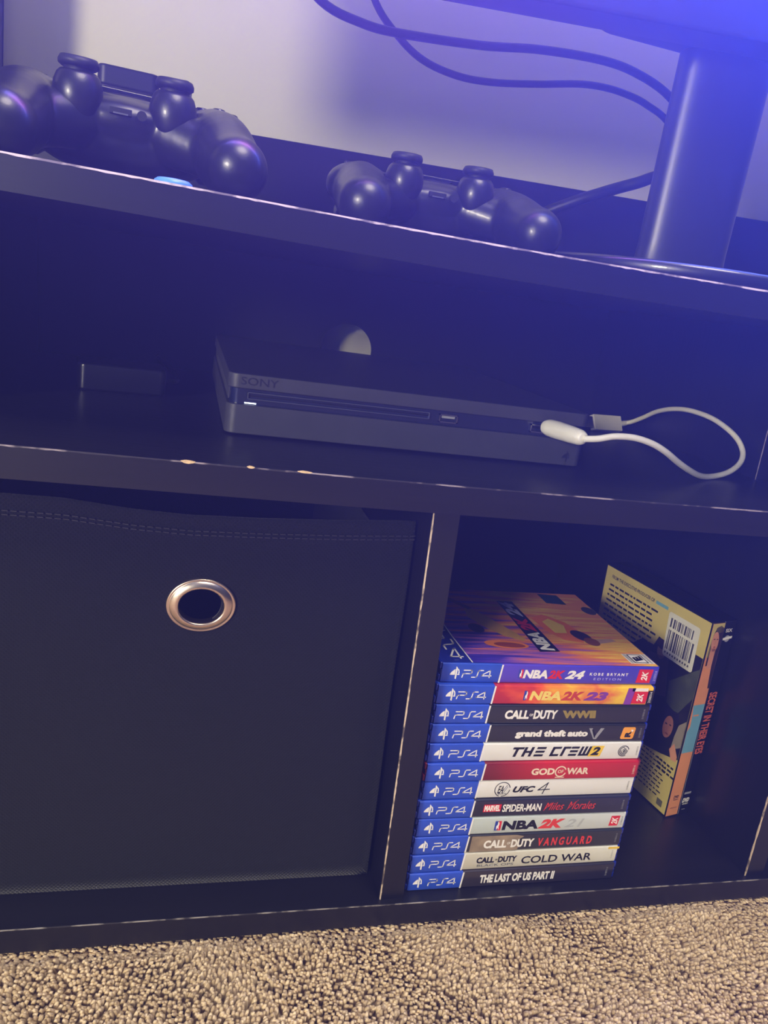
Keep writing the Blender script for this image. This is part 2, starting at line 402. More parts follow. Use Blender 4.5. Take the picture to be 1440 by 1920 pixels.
# ------------------------------------------------------------------ game cases
white = P('print_white', (240, 238, 232), 0.35); black = P('print_black', (16, 16, 18), 0.4)
psblue = P('print_blue_band', (44, 78, 190), 0.28, var=0.08); red = P('print_red', (214, 32, 40), 0.35)
shellblue = P('case_plastic_blue', (18, 42, 150), 0.2, spec=0.6, coat=0.4, var=0.1)
shellred = P('case_plastic_red', (120, 20, 26), 0.22, spec=0.6, coat=0.4)
gold = P('print_gold', (150, 130, 60), 0.4); yellow = P('print_yellow', (238, 200, 50), 0.4); orange = P('print_orange', (240, 160, 40), 0.4)
grey = P('print_grey', (150, 152, 156), 0.4); dgrey = P('print_dark_grey', (90, 92, 98), 0.4); purple = P('print_purple', (130, 60, 160), 0.4)
lavender = P('print_lavender', (190, 190, 235), .4); navy = P('print_navy', (44, 66, 160), .4); vred = P('print_vivid_red', (222, 60, 48), .4)
tan = P('print_tan', (150, 132, 108), .45, var=.25, vscale=120)
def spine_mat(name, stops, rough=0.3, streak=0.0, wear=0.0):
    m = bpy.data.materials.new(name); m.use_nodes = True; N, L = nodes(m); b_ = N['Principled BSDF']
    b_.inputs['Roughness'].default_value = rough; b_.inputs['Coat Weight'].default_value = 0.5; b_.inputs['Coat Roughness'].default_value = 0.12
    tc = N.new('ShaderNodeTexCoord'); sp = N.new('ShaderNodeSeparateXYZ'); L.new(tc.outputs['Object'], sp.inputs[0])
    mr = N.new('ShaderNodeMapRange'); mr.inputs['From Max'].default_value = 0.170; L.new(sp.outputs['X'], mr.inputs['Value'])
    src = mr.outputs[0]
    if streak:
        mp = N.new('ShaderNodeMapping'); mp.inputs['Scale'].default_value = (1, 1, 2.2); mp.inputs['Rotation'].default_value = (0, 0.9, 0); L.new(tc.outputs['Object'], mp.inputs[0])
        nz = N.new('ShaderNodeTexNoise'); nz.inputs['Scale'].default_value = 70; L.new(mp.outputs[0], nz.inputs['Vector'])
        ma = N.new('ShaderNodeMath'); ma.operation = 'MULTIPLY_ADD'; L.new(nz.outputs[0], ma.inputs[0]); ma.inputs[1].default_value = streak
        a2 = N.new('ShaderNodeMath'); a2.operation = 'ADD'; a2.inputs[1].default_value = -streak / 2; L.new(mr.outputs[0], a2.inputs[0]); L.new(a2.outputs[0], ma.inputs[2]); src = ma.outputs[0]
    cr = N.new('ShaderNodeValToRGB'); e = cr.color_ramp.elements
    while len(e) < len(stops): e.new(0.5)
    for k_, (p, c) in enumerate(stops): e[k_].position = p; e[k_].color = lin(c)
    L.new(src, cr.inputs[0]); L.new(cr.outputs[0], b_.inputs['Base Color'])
    return m
def cover_mat():
    m = bpy.data.materials.new('sunset_streak_cover'); m.use_nodes = True; N, L = nodes(m); b_ = N['Principled BSDF']
    b_.inputs['Roughness'].default_value = 0.28; b_.inputs['Coat Weight'].default_value = 0.4
    tc = N.new('ShaderNodeTexCoord'); sp = N.new('ShaderNodeSeparateXYZ'); L.new(tc.outputs['Object'], sp.inputs[0])
    # t = x/170*0.75 + y/134*0.35 + streaks
    a = N.new('ShaderNodeMath'); a.operation = 'MULTIPLY'; a.inputs[1].default_value = 4.6; L.new(sp.outputs['X'], a.inputs[0])
    b2 = N.new('ShaderNodeMath'); b2.operation = 'MULTIPLY_ADD'; b2.inputs[1].default_value = 2.6; L.new(sp.outputs['Y'], b2.inputs[0]); L.new(a.outputs[0], b2.inputs[2])
    mp = N.new('ShaderNodeMapping'); mp.inputs['Rotation'].default_value = (0, 0, 0.55); mp.inputs['Scale'].default_value = (9, 120, 1); L.new(tc.outputs['Object'], mp.inputs[0])
    nz = N.new('ShaderNodeTexNoise'); nz.inputs['Scale'].default_value = 1.5; nz.inputs['Detail'].default_value = 3; L.new(mp.outputs[0], nz.inputs['Vector'])
    c = N.new('ShaderNodeMath'); c.operation = 'MULTIPLY_ADD'; c.inputs[1].default_value = 1.5; L.new(nz.outputs[0], c.inputs[0]); L.new(b2.outputs[0], c.inputs[2])
    d = N.new('ShaderNodeMath'); d.operation = 'ADD'; d.inputs[1].default_value = -0.70; L.new(c.outputs[0], d.inputs[0])
    cr = N.new('ShaderNodeValToRGB'); e = cr.color_ramp.elements
    st = [(0.0, (38, 36, 150)), (0.28, (76, 58, 185)), (0.42, (165, 100, 180)), (0.56, (225, 120, 95)), (0.70, (245, 150, 60)), (0.85, (250, 205, 70)), (1.0, (240, 150, 70))]
    while len(e) < len(st): e.new(.5)
    for k_, (p, cc) in enumerate(st): e[k_].position = p; e[k_].color = lin(cc)
    L.new(d.outputs[0], cr.inputs[0]); L.new(cr.outputs[0], b_.inputs['Base Color'])
    return m
TC = 14.737
def psmark(mb, u, v, h, fr, mat):
    """upright letter leaning on a flat oval sweep, about h tall and h wide"""
    w = h * .72
    mb.poly([fr(u + w * a, v + h * c) for a, c in ((.56, .04), (.72, .0), (.74, .86), (.60, 1.0), (.56, .98))], mat)
    mb.poly([fr(u + w * a, v + h * c) for a, c in ((.76, .86), (.93, .72), (1.0, .5), (.93, .40), (.86, .44), (.86, .62), (.76, .74))], mat)
    mb.poly([fr(u + w * a, v + h * c) for a, c in ((.52, .34), (.0, .33), (.02, .44), (.2, .62), (.42, .76), (.52, .78))], mat)
    mb.poly([fr(u + w * a, v + h * c) for a, c in ((.76, .33), (1.02, .34), (1.0, .42), (.76, .40))], mat)
def ps4word(mb, u0, u1, v0, h, fr, mat, wd=.75):
    W = u1 - u0; f = lambda a, c: (u0 + W * a, v0 + h * c)
    stroke(mb, [f(.0, 0), f(.02, .45), f(.08, .52), f(.27, .52), f(.31, .62), f(.31, .9), f(.28, 1), f(.04, 1)], wd, mat, fr)
    stroke(mb, [f(.33, 0), f(.46, 0), f(.50, .12), f(.53, .85), f(.57, 1), f(.69, 1)], wd, mat, fr)
    stroke(mb, [f(.98, .24), f(.66, .24), f(.68, .36), f(.93, 1), f(.93, 0)], wd, mat, fr)
def nbamark(mb, u0, u1, v0, v1, fr):
    rect(mb, u0, (u0 + u1) / 2, v0, v1, navy, fr); rect(mb, (u0 + u1) / 2, u1, v0, v1, red, fr)
    w = u1 - u0; h = v1 - v0
    g = lambda q: (lambda u, v: (q(u, v)[0], q(u, v)[1] - .06, q(u, v)[2]))
    mb.poly([g(fr)(u0 + w * a, v0 + h * c) for a, c in ((.3, .05), (.5, .3), (.75, .05), (.62, .45), (.7, .7), (.55, .95), (.42, .9), (.45, .65), (.25, .45))], white)
def twok(mb, u0, u1, v0, v1, fr, bgm=red):
    mb = MARK['mb']
    rect(mb, u0, u1, v0, v1, bgm, fr, 1.0)
    g = lambda u, v: (fr(u, v)[0], fr(u, v)[1] - .06, fr(u, v)[2])
    cu, cv = (u0 + u1) / 2 + .5, (v0 + v1) / 2
    r = lambda a, c: g(cu - c, cv + a)          # rotated a quarter turn
    text(mb, '2K', -(v1 - v0) * .36, (v1 - v0) * .36, -2.6, 2.6, white, r, .25, .03)
def code(mb, u, v0, v1, fr, mat=grey, wd=1.5, word='2100314'):
    r = lambda a, c: fr(u - c, a)
    text(mb, word, v0, v1, -wd / 2, wd / 2, mat, r, 0, 0)

blackspine = spine_mat('spine_black', [(0, (38, 40, 46)), (1, (30, 30, 36))])
whitespine = spine_mat('spine_white', [(0, (228, 228, 222)), (1, (226, 226, 222))])
palespine = spine_mat('spine_pale_grey', [(0, (182, 196, 190)), (1, (205, 210, 208))])
creamspine = spine_mat('spine_cream', [(0, (196, 190, 172)), (.6, (206, 204, 188)), (1, (222, 222, 210))])
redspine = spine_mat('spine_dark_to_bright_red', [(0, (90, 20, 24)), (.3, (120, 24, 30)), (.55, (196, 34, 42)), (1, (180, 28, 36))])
purplespine = spine_mat('spine_violet_blue', [(0, (96, 70, 190)), (.6, (70, 60, 190)), (1, (58, 54, 176))])
firespine = spine_mat('spine_red_and_gold', [(0, (150, 30, 60)), (.3, (190, 40, 50)), (.45, (235, 90, 40)), (.6, (240, 180, 40)), (.72, (225, 110, 50)), (.85, (242, 196, 40)), (1, (240, 190, 40))], streak=.35)
darkbrown = spine_mat('spine_brown_black', [(0, (56, 50, 52)), (1, (36, 34, 44))])
bluespine2 = spine_mat('spine_navy_black', [(0, (34, 34, 42)), (1, (36, 38, 62))])
vanspine = spine_mat('spine_charcoal', [(0, (40, 40, 42)), (1, (40, 42, 44))])
def case_fr(u, v): return (u, -0.34, v)
def sp1(m, f):
    nbamark(m, 58, 61.3, 4.3, 11, f)
    text(m, 'NBA', 61.5, 80.5, 4.2, 10.8, white, f, .15, .05); text(m, '2K', 80.5, 93.5, 4.2, 10.8, red, f, .25, .05); text(m, '24', 94, 109, 4.2, 10.8, white, f, .25, .05)
    text(m, 'K O B E   B R Y A N T', 113, 144, 7.2, 9.4, white, f, 0, .03); text(m, 'E D I T I O N', 117, 139, 3.6, 5.4, lavender, f, 0, .0)
    twok(m, 151.5, 163, 2.0, 12.8, f); code(m, 166.5, 3.5, 11.5, f, lavender, 2)
def sp2(m, f):
    nbamark(m, 65, 69, 3.6, 11, f)
    text(m, 'NBA', 69.5, 94, 3.6, 10.8, P('print_sand', (240, 214, 110), .4), f, .15, .05); text(m, '2K', 94, 112, 3.6, 10.8, P('print_brick', (196, 62, 52), .4), f, .25, .05)
    text(m, '23', 112, 131, 3.6, 10.6, purple, f, .25, .06)
    rect(m, 145, 151, .6, 13.9, purple, f, 1.5); rect(m, 150, 163, 11.4, 13.9, white, f)
    twok(m, 151, 163, 1.4, 11.2, f); rect(m, 163.4, 168.5, .8, 12, black, f)
    g = lambda u, v: (u, -.4, v); code(m, 166, 2.2, 11, g, white, 2)
def sp3(m, f):
    text(m, 'CALL', 53, 71.5, 3.8, 10.8, white, f, .02, .05); text(m, 'OF', 71.8, 74.6, 6, 8, white, f, 0, .02); text(m, 'DUTY', 75, 93.5, 3.8, 10.8, white, f, .02, .05)
    text(m, 'WWII', 97, 124.5, 4.3, 10.6, gold, f, -.1, .07); code(m, 163.5, 3.5, 11.5, f)
    rect(m, 45, 160, 1.0, 1.25, dgrey, f)
def sp4(m, f):
    text(m, 'grand theft auto', 64, 121, 3.4, 10.2, white, f, .02, .06)
    m.poly([f(a, c) for a, c in ((121, 11.6), (124, 11.6), (127.5, 5.4), (130.5, 11.6), (133.5, 11.6), (128.6, 2.6), (126.4, 2.6))], grey)
    m.poly([(a, -.4, c) for a, c in ((123.5, 10.8), (124.8, 10.8), (127.5, 6.6), (127.4, 4), (126.8, 3.6))], black)
    m = MARK['mb']
    m.poly([f(a, c) for a, c in ((149, 2.6), (158, 2.6), (159, 3.6), (159.6, 11.2), (158.8, 12.4), (150, 12.4), (149.2, 11.4), (148.2, 3.6))], orange)
    g = lambda a, c: (154 - c, -.4, 6.6 + a); text(m, 'R', -2.6, 2.6, -2.6, 2.4, black, g, 0, .06)
    pts = []
    for k_ in range(10):
        rr = 1.5 if k_ % 2 == 0 else .6; t = k_ * math.pi / 5; pts.append((157 + rr * math.cos(t), -.45, 9.6 + rr * math.sin(t)))
    m.poly(pts, white); code(m, 164, 3.5, 11.5, f)
def sp5(m, f):
    # wide techno lettering drawn as bars
    def E_(u, w):
        for c in (3.9, 6.9, 9.9): m.poly([f(u + c * .3, c), f(u + w + c * .3, c), f(u + w + (c + 1.7) * .3, c + 1.7), f(u + (c + 1.7) * .3, c + 1.7)], black)
    def bar(u, w, a, c): m.poly([f(u + a * .3, a), f(u + w + a * .3, a), f(u + w + c * .3, c), f(u + c * .3, c)], black)
    bar(61, 8.6, 9.9, 11.6); bar(63.5, 2.2, 3.9, 10)
    bar(70, 2.2, 3.9, 11.6); bar(75.2, 2.2, 3.9, 11.6); bar(72, 4, 6.9, 8.6)
    E_(79.6, 7.2)
    bar(92, 7, 9.9, 11.6); bar(92, 2.2, 3.9, 11.6); bar(92, 7, 3.9, 5.6)
    bar(100.5, 2.2, 3.9, 11.6); bar(100.5, 6, 9.9, 11.6); E_(107, 6.4)
    bar(115, 2, 3.9, 11.6); bar(118.2, 2, 3.9, 11.6); bar(121.4, 2, 3.9, 11.6); bar(115, 8, 3.9, 5.4)
    rect(m, 124.5, 134.5, 3.2, 12, yellow, f, 2.4)
    g = lambda u, v: (u, -.4, v); text(m, '2', 126.4, 133.8, 4.2, 11.2, black, g, .3, .05)
    m = MARK['mb']
    for r_, a0 in ((4.6, .3), (3.5, 1.5), (2.4, 2.9), (1.3, 4)): ring(m, 153.6, 7.4, r_, .65, black, f, 20, a0, a0 + 5.0)
    ell(m, 154, 7.0, .7, .7, black, f, 10); code(m, 165, 3.5, 11, f, dgrey, 1.4)
def sp6(m, f):
    cr = P('print_ivory', (236, 216, 190), .4)
    text(m, 'GOD', 81, 99.5, 4.4, 10, cr, f, 0, .045); text(m, 'OF', 102, 106.5, 5.6, 8.4, cr, f, 0, .02); text(m, 'WAR', 109, 127, 4.4, 10, cr, f, 0, .045)
    ring(m, 104.2, 7, 4.6, 1.0, cr, f, 26, .35, 6.0); stroke(m, [(101, 2.2), (107.6, 2.2)], .7, cr, f); code(m, 164.5, 3.5, 11, f, cr, 1.8)
def sp7(m, f):
    ring(m, 61.2, 7.4, 6.1, .6, black, f, 34, .2, 4.4); ring(m, 61.2, 7.4, 6.1, .6, black, f, 14, 4.7, 6.2)
    text(m, 'EA', 57.6, 62, 4.2, 10.4, black, f, .3, .02); text(m, 'SPORTS', 58.2, 64.8, 3.1, 4.2, black, f, 0, .02); stroke(m, [(61, 4.6), (64.4, 10.6)], .5, dgrey, f); stroke(m, [(62.4, 4.6), (65.2, 9.6)], .4, dgrey, f)
    text(m, 'UFC', 69.5, 87, 4.4, 9.6, black, f, .3, .05)
    stroke(m, [(98.5, 6.4), (89.5, 6.0), (96.5, 11.8), (93.6, 2.8)], .8, black, f); code(m, 163.5, 4, 11.5, f, dgrey, 1.2)
def sp8(m, f):
    rect(m, 50, 63.5, 4.6, 10.8, red, f, .3); g = lambda u, v: (u, -.4, v); text(m, 'MARVEL', 50.9, 63, 5.2, 10.2, white, g, 0, .05)
    text(m, 'SPIDER-MAN', 65, 95.5, 4.2, 10.6, white, f, .0, .03)
    text(m, 'Miles', 98, 114, 4.6, 11, vred, f, .4, .0); text(m, 'Morales', 117, 140, 4.6, 11.4, vred, f, .4, .0)
    stroke(m, [(98, 4.4), (103, 10.8)], .4, vred, f); stroke(m, [(116.4, 4), (124.6, 12.6)], .4, vred, f); code(m, 163, 3.5, 11.5, f)
def sp9(m, f):
    nbamark(m, 60.5, 65.5, 3.2, 11.2, f); text(m, 'NBA', 66.5, 95.5, 3.2, 11, black, f, .05, .05)
    text(m, '2K', 95.5, 117, 3.2, 11.2, vred, f, .3, .06)
    ol = P('print_silver', (176, 182, 182), .3); text(m, '21', 117, 133, 3.4, 10.6, ol, f, .3, .02)
    twok(m, 154.5, 162, 3, 11.8, f); code(m, 165, 3.5, 11, f, dgrey, 1.2)
def sp10(m, f):
    m.poly([f(44.5, .6), f(82, .6), f(84, 4.5), f(81, 9), f(86, 12.5), f(80, 14), f(44.8, 14)], tan)
    g = lambda u, v: (u, -.4, v)
    text(m, 'CALL', 55, 73, 3.2, 10.2, white, g, .02, .05); text(m, 'OF', 73.4, 76, 6, 8, white, g, 0, .02); text(m, 'DUTY', 76.6, 95, 3.2, 10.2, white, g, .02, .05)
    text(m, 'V A N G U A R D', 98, 143, 3.2, 10.4, vred, f, .05, .04); code(m, 163.5, 3.5, 11.5, f)
def sp11(m, f):
    text(m, 'CALL', 51.5, 65.5, 5.6, 10.8, black, f, .02, .05); text(m, 'OF', 66, 68, 7.4, 8.8, black, f, 0, .02); text(m, 'DUTY', 68.5, 83.5, 5.6, 10.8, black, f, .02, .05)
    text(m, 'BLACK OPS', 52.5, 81.5, 2.6, 4.6, dgrey, f, 0, .01); text(m, 'COLD WAR', 87.5, 146, 3.2, 9.8, black, f, .02, .02)
    rect(m, 159, 168.6, 12.2, 14.0, yellow, f); code(m, 163.5, 3.5, 11, f, grey, 1.2)
def sp12(m, f):
    text(m, 'THE LAST OF US PART II', 56.5, 117, 3.6, 11, white, f, .02, .05); code(m, 161.5, 3.5, 11.5, f)
CASES = [  # x, y, yaw, sleeve, band end, prints, mark u, word u0 u1, shell, label
 (21.2, 21.7, .0, purplespine, 44.6, sp1, 7.6, 16.6, 38, shellblue, 'blue game case on top of the stack, violet spine and orange streaked cover'),
 (20.0, 18.7, .0, firespine, 42.2, sp2, 7.4, 15.5, 37, shellblue, 'second game case from the top, red and yellow spine'),
 (20.5, 17.9, .003, blackspine, 40.2, sp3, 4.6, 15.6, 37, shellblue, 'black spined game case with white and gold capitals, third from the top'),
 (20.2, 17.3, -.002, blackspine, 43.4, sp4, 6.6, 17.4, 38.2, shellblue, 'black spined game case with a rounded orange square, fourth from the top'),
 (20.5, 16.3, .002, whitespine, 41, sp5, 5.4, 16.4, 38, shellblue, 'white spined game case with black slanted bars lettering and yellow patch'),
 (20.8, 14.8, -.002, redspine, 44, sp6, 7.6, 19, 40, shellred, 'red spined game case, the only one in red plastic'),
 (21.2, 15.0, .003, whitespine, 42, sp7, 6.2, 17, 38.5, shellblue, 'white spined game case with a black ring emblem before short black lettering'),
 (19.9, 13.8, -.004, bluespine2, 42, sp8, 5.4, 15, 37, shellblue, 'dark spined game case with a red label box and red script'),
 (21.2, 13.4, .002, palespine, 42, sp9, 6.6, 18.4, 39.4, shellblue, 'pale grey spined game case with black and red lettering'),
 (20.8, 12.9, -.002, vanspine, 42, sp10, 5.2, 16, 37, shellblue, 'charcoal spined game case with tan patch and spaced red letters'),
 (21.0, 11.9, .003, creamspine, 41, sp11, 5, 15.6, 36, shellblue, 'cream spined game case with black lettering, second from the bottom'),
 (21.0, 10.9, .0, darkbrown, 42.4, sp12, 5, 16.6, 38, shellblue, 'dark brown spined game case at the bottom of the stack')]
for i, (cx, cy, yaw, sleeve, bd, fn, mu, w0, w1, shell, label) in enumerate(CASES):
    g = empty('game_case', (cx, cy, (11 - i) * TC), yaw)
    tag(g, label, 'game case', 'stack of twelve video game cases in the right bay')
    b = MB(); b.box(0, 170, 1.0, 134, 0.15, 5.4, shell); b.box(0, 170, 1.0, 134, 9.4, TC - .15, shell); b.box(.8, 169.2, .5, 133.2, 5.3, 9.5, shell)
    b.build('plastic_shell', g, bevel=0.9)
    # paper sleeve wraps the rounded spine and shows on the top face
    b = MB(); n = 6; V = []; F = []
    prof = [(134 if i == 0 else 12, .14)] if False else []
    prof = [(9, 0.12), (1.2, 0.12)] + [(-.1 + 1.2 * (1 - math.sin(t)), 0.2 + 1.2 * (1 - math.cos(t))) for t in (.5, 1.0, math.pi / 2)] + \
           [(-.1 + 1.2 * (1 - math.cos(t)), TC - 1.35 + 1.2 * math.sin(t)) for t in (0.0, .55, 1.0, math.pi / 2)] + [(10, TC - .08)]
    x0, x1 = 1.6, (168.4 if i == 0 else 167.2)
    for y, z in prof: V += [(x0, y - .12, z), (x1, y - .12, z)]
    for k in range(len(prof) - 1): F.append((2 * k, 2 * k + 1, 2 * k + 3, 2 * k + 2))
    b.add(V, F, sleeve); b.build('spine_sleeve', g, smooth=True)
    b = MB()
    V2 = []; F2 = []
    bdx = lambda z: bd - 1.0 + 1.0 * (z / TC)
    for y, z in prof: V2 += [(1.5, y - .2, z), (bdx(z), y - .2, z)]
    for k in range(len(prof) - 1): F2.append((2 * k, 2 * k + 1, 2 * k + 3, 2 * k + 2))
    b.add(V2, F2, psblue); b.build('blue_band', g, smooth=True)
    b = MB(); rect(b, bd - 1.0, bd + .2, .5, TC - .5, white, lambda u, v: (u, -.36, v), 0.9)
    psmark(b, mu, 2.9, 9.4, case_fr, white); ps4word(b, w0, w1, 4.4, 5.2, case_fr, white)
    b.build('band_print', g); b = MB(); MARK['mb'] = MB(); fn(b, case_fr); b.build('title_print', g)
    if MARK['mb'].v: MARK['mb'].build('publisher_mark', g)
    if i == 0:
        zt = TC + .02
        b = MB(); b.poly([(1.6, 1, zt), (168.4, 1, zt), (168.4, 132, zt), (1.6, 132, zt)], cover_mat()); b.build('cover_sheet', g)
        b = MB(); z1 = zt + .06; z2 = zt + .12; z3 = zt + .18
        c0 = lambda x, y: (x - cx, y - cy)
        b.poly([(1.7, 1.2, z1), (22.4, 1.2, z1), (21.8, 60, z1), (21.4, 131, z1), (1.7, 131, z1)], P('print_deep_blue', (26, 42, 140), .3)) 
        stroke(b, [(23, 1.5), (22.3, 18), (21.4, 40), (21.6, 75), (21.6, 131)], .9, white, lambda u, v: (u, v, z2))
        # band word, read from the spine side upward: letters run along +y, tops toward -x
        fr = lambda a, c: (19.8 - c, a, z2)
        stroke(b, [(4, 9), (4, 6)], .1, white, fr)
        psb = lambda a, c: (17.5 - c, 2 + a, z2)
        ps4word(b, 2, 46, 0, 8.6, lambda a, c: (18.6 - c, 52 - a, z2), white, 1.3)
        # title bar
        b.poly([(82, 19.5, z1), (98.5, 20.5, z1), (98, 110, z1), (84, 110, z1)], P('print_ink_blue', (24, 26, 58), .3))
        tf = lambda a, c: (96.5 - c, a, z2)
        text(b, 'NBA', 22, 52, 1, 12, white, tf, .1, .05); text(b, '2K', 53, 78, 1, 12, P('print_cover_red', (190, 36, 40), .35), tf, .2, .06); text(b, '24', 80, 108, 1, 12, lavender, tf, .2, .05)
        # two generic players and a ball
        skin = P('print_brown', (128, 70, 40), .35); jer = P('print_gold_cloth', (212, 160, 50), .35); dk = P('print_shadow', (52, 34, 60), .35)
        uv = lambda a, c: (a, c, z1)
        b.poly([uv(*q) for q in ((50, 98), (60, 84), (70, 62), (80, 40), (76, 36), (64, 44), (54, 58), (46, 76))], jer)
        b.poly([uv(*q) for q in ((34, 118), (42, 104), (52, 90), (56, 94), (46, 108), (37, 121))], skin)
        ell(b, 46, 56, 6, 8, dk, lambda a, c: (a, c, z2)); ell(b, 60, 30, 17, 6.5, P('print_ball_orange', (236, 132, 44), .35), lambda a, c: (a, c, z2), 24, -.1)
        ell(b, 62, 29, 12, 4, P('print_ball_dark', (150, 66, 40), .35), lambda a, c: (a, c, z3), 24, -.1)
        b.poly([uv(*q) for q in ((101, 78), (114, 86), (128, 72), (134, 50), (126, 36), (112, 40), (104, 54))], P('print_flame', (235, 120, 36), .35))
        b.poly([(a, c, z2) for a, c in ((108, 72), (116, 78), (124, 66), (120, 52), (110, 52))], yellow)
        ell(b, 130, 48, 7, 10, dk, lambda a, c: (a, c, z2), 18, .3); ell(b, 134, 38, 6, 7, skin, lambda a, c: (a, c, z3), 18); 
        b.poly([(a, c, z2) for a, c in ((136, 34), (156, 40), (154, 44), (136, 42))], P('print_pale', (190, 150, 130), .35))
        b.poly([uv(a, c) for a, c in ((130, 130), (148, 128), (148, 108), (130, 110))], P('print_teal', (30, 60, 80), .35))
        ell(b, 163, 97, 6, 8, P('print_seal', (60, 56, 66), .35), uv, 18)
        rect(b, 148, 168, 4.5, 19.5, white, uv); rect(b, 151.5, 163.5, 5.4, 18.6, black, lambda a, c: (a, c, z2)); rect(b, 152.6, 162.4, 6.3, 17.7, white, lambda a, c: (a, c, z3))
        text(b, 'E', 7.5, 16.5, -8.3, -.3, black, lambda a, c: (153.3 - c, a, z3 + .05), -.3, .08)
        for xx in (149, 150.2, 165, 166.2): rect(b, xx, xx + .5, 5, 19, black, lambda a, c: (a, c, z2))
        b.build('cover_print', g)

# ------------------------------------------------------------------ two disc boxes standing on the right
TH = math.atan2(21, 123)
def disc(name, xoff, wdt, lab):
    c, s_ = math.cos(TH), math.sin(TH)
    g = empty(name, (281.2 + xoff * c, 77 + xoff * s_, 0)); g.rotation_euler = (Matrix.Rotation(TH, 3, 'Z') @ Matrix.Rotation(-.045, 3, 'Y')).to_euler()
    return tag(g, lab, 'disc case')
yel = P('dvd_yellow_print', (206, 190, 104), .4, var=.12, vscale=20); orng = P('dvd_orange_print', (226, 150, 92), .4); cyan = P('dvd_blue_print', (112, 168, 190), .4)
ink = P('dvd_dark_print', (34, 30, 34), .4, var=.4, vscale=60); skn = P('dvd_skin_print', (216, 150, 112), .4); hair = P('dvd_hair_print', (52, 34, 30), .4)
plblack = P('dvd_black_plastic', (16, 16, 18), .28, spec=.5, coat=.3)
g = disc('dvd_case', 0, 14, 'thin disc case with yellow back and orange spine, leaning right of the game stack')
b = MB(); b.box(0, 13.3, 0, 135, 0, 190, plblack); b.build('plastic_shell', g, bevel=1.0)
b = MB(); b.poly([(-.15, 1.5, 1.5), (-.15, 133, 1.5), (-.15, 133, 188.5), (-.15, 1.5, 188.5)][::-1], yel); o = b.build('back_sheet', g); o['label'] = 'yellow printed back sheet'
b = MB(); b.poly([(-.1, -.15, 1.2), (13.2, -.15, 1.2), (13.2, -.15, 188.8), (-.1, -.15, 188.8)], orng); o = b.build('spine_sheet', g); o['label'] = 'orange and blue spine sheet'
b = MB(); fs = lambda u, v: (u, -.25, v); fs2 = lambda u, v: (u, -.32, v); fs3 = lambda u, v: (u, -.38, v)
rect(b, 0, 13.1, 180, 188.6, yel, fs); rect(b, 0, 5, 158, 180, yel, fs)
b.poly([fs(*q) for q in ((2, 150), (13, 150), (13.1, 184), (9.5, 186.5), (5, 185), (2.8, 178), (1.6, 166))], hair)
ell(b, 6.4, 172, 3.9, 9.4, skn, fs2, 20, .1); rect(b, 3.6, 9, 148, 166, skn, fs2)
for e in ((5, 174.5), (8.4, 174.2)): ell(b, e[0], e[1], 1.1, .45, hair, fs3, 8)
ell(b, 6.8, 167.3, 1.3, .6, P('dvd_lip_print', (160, 60, 56), .4), fs3, 8); stroke(b, [(6.8, 173.5), (6.4, 170), (7, 169.6)], .25, P('dvd_nose_print', (176, 112, 84), .4), fs3)
b.poly([fs(*q) for q in ((9, 150), (13.1, 150), (13.1, 128), (11, 128))], hair)
rect(b, 0, 13.1, 66, 113, cyan, fs); rect(b, 3, 9, 102, 103.5, orng, fs2); b.poly([fs2(*q) for q in ((0, 113), (0, 88), (2.4, 92), (1.6, 104))], orng)
text(b, 'DVD', 4, 10, 19, 22, hair, fs2, .2, .05); text(b, 'VIDEO', 4, 10, 17, 18.4, hair, fs2, 0, .02); text(b, 'STUDIO', 3, 10.5, 8.5, 10, P('dvd_faint_print', (176, 110, 70), .4), fs2, 0, 0) if False else rect(b, 3, 10.5, 8.6, 9.8, P('dvd_faint_print', (176, 110, 70), .4), fs2)
b.build('spine_print', g)
b = MB(); random.seed(3)
lf = lambda a, c, k=0: (-.25 - .06 * k, a, c)      # a = distance from the spine, c = height (reads from the back toward the spine)
rd = lambda a, c: lf(-a, c, 1)
text(b, 'FROM THE EXECUTIVE PRODUCER OF', -124, -66, 178.5, 182, ink, rd, 0, .02); text(b, 'GLORY', -64, -49, 178.5, 182, cyan, rd, 0, .03) if False else rect(b, 49, 64, 178.6, 181.6, cyan, lambda a, c: lf(a, c, 1))
for ln in range(8):                                  # lines of small type, too small to read
    z = 171 - ln * 5.2; a = 126 + random.uniform(-2, 1)
    while a > 63 - ln * .3 + (4 if ln % 2 else 0):
        w = random.uniform(2.4, 8.5); rect(b, a - w, a, z, z + 1.9, ink, lambda q, c: lf(q, c, 1)); a -= w + 1.5
b.poly([lf(a, c) for a, c in ((1.6, 58), (1.6, 156), (9, 156), (40, 150), (52, 152), (56, 142), (72, 140), (80, 132), (133, 128), (133, 40), (60, 44), (22, 52), (8, 56))], ink)
ell(b, 46, 141, 5, 8, P('dvd_dim_skin', (150, 122, 84), .4), lambda a, c: lf(a, c, 1)); ell(b, 47, 147, 6, 4.6, hair, lambda a, c: lf(a, c, 2))
b.poly([lf(a, c, 1) for a, c in ((60, 134), (36, 138), (30, 104), (52, 96), (64, 112))], P('dvd_dark_coat', (70, 56, 58), .4, var=.3))
b.poly([lf(a, c, 1) for a, c in ((30, 120), (2, 146), (2, 118), (14, 96), (28, 100))], P('dvd_olive', (72, 76, 58), .4, var=.3))
ell(b, 20, 80, 5.5, 11, P('dvd_face_print', (176, 116, 92), .4), lambda a, c: lf(a, c, 2), 22, .1)
b.poly([lf(a, c, 1) for a, c in ((27, 96), (12, 98), (10, 90), (18, 92), (25, 84), (25, 70), (20, 62), (30, 60), (33, 82))], P('dvd_navy_hair', (34, 26, 52), .4))
for e in ((17.6, 83), (22.4, 82)): ell(b, e[0], e[1], 1.3, .7, ink, lambda a, c: lf(a, c, 3), 8)
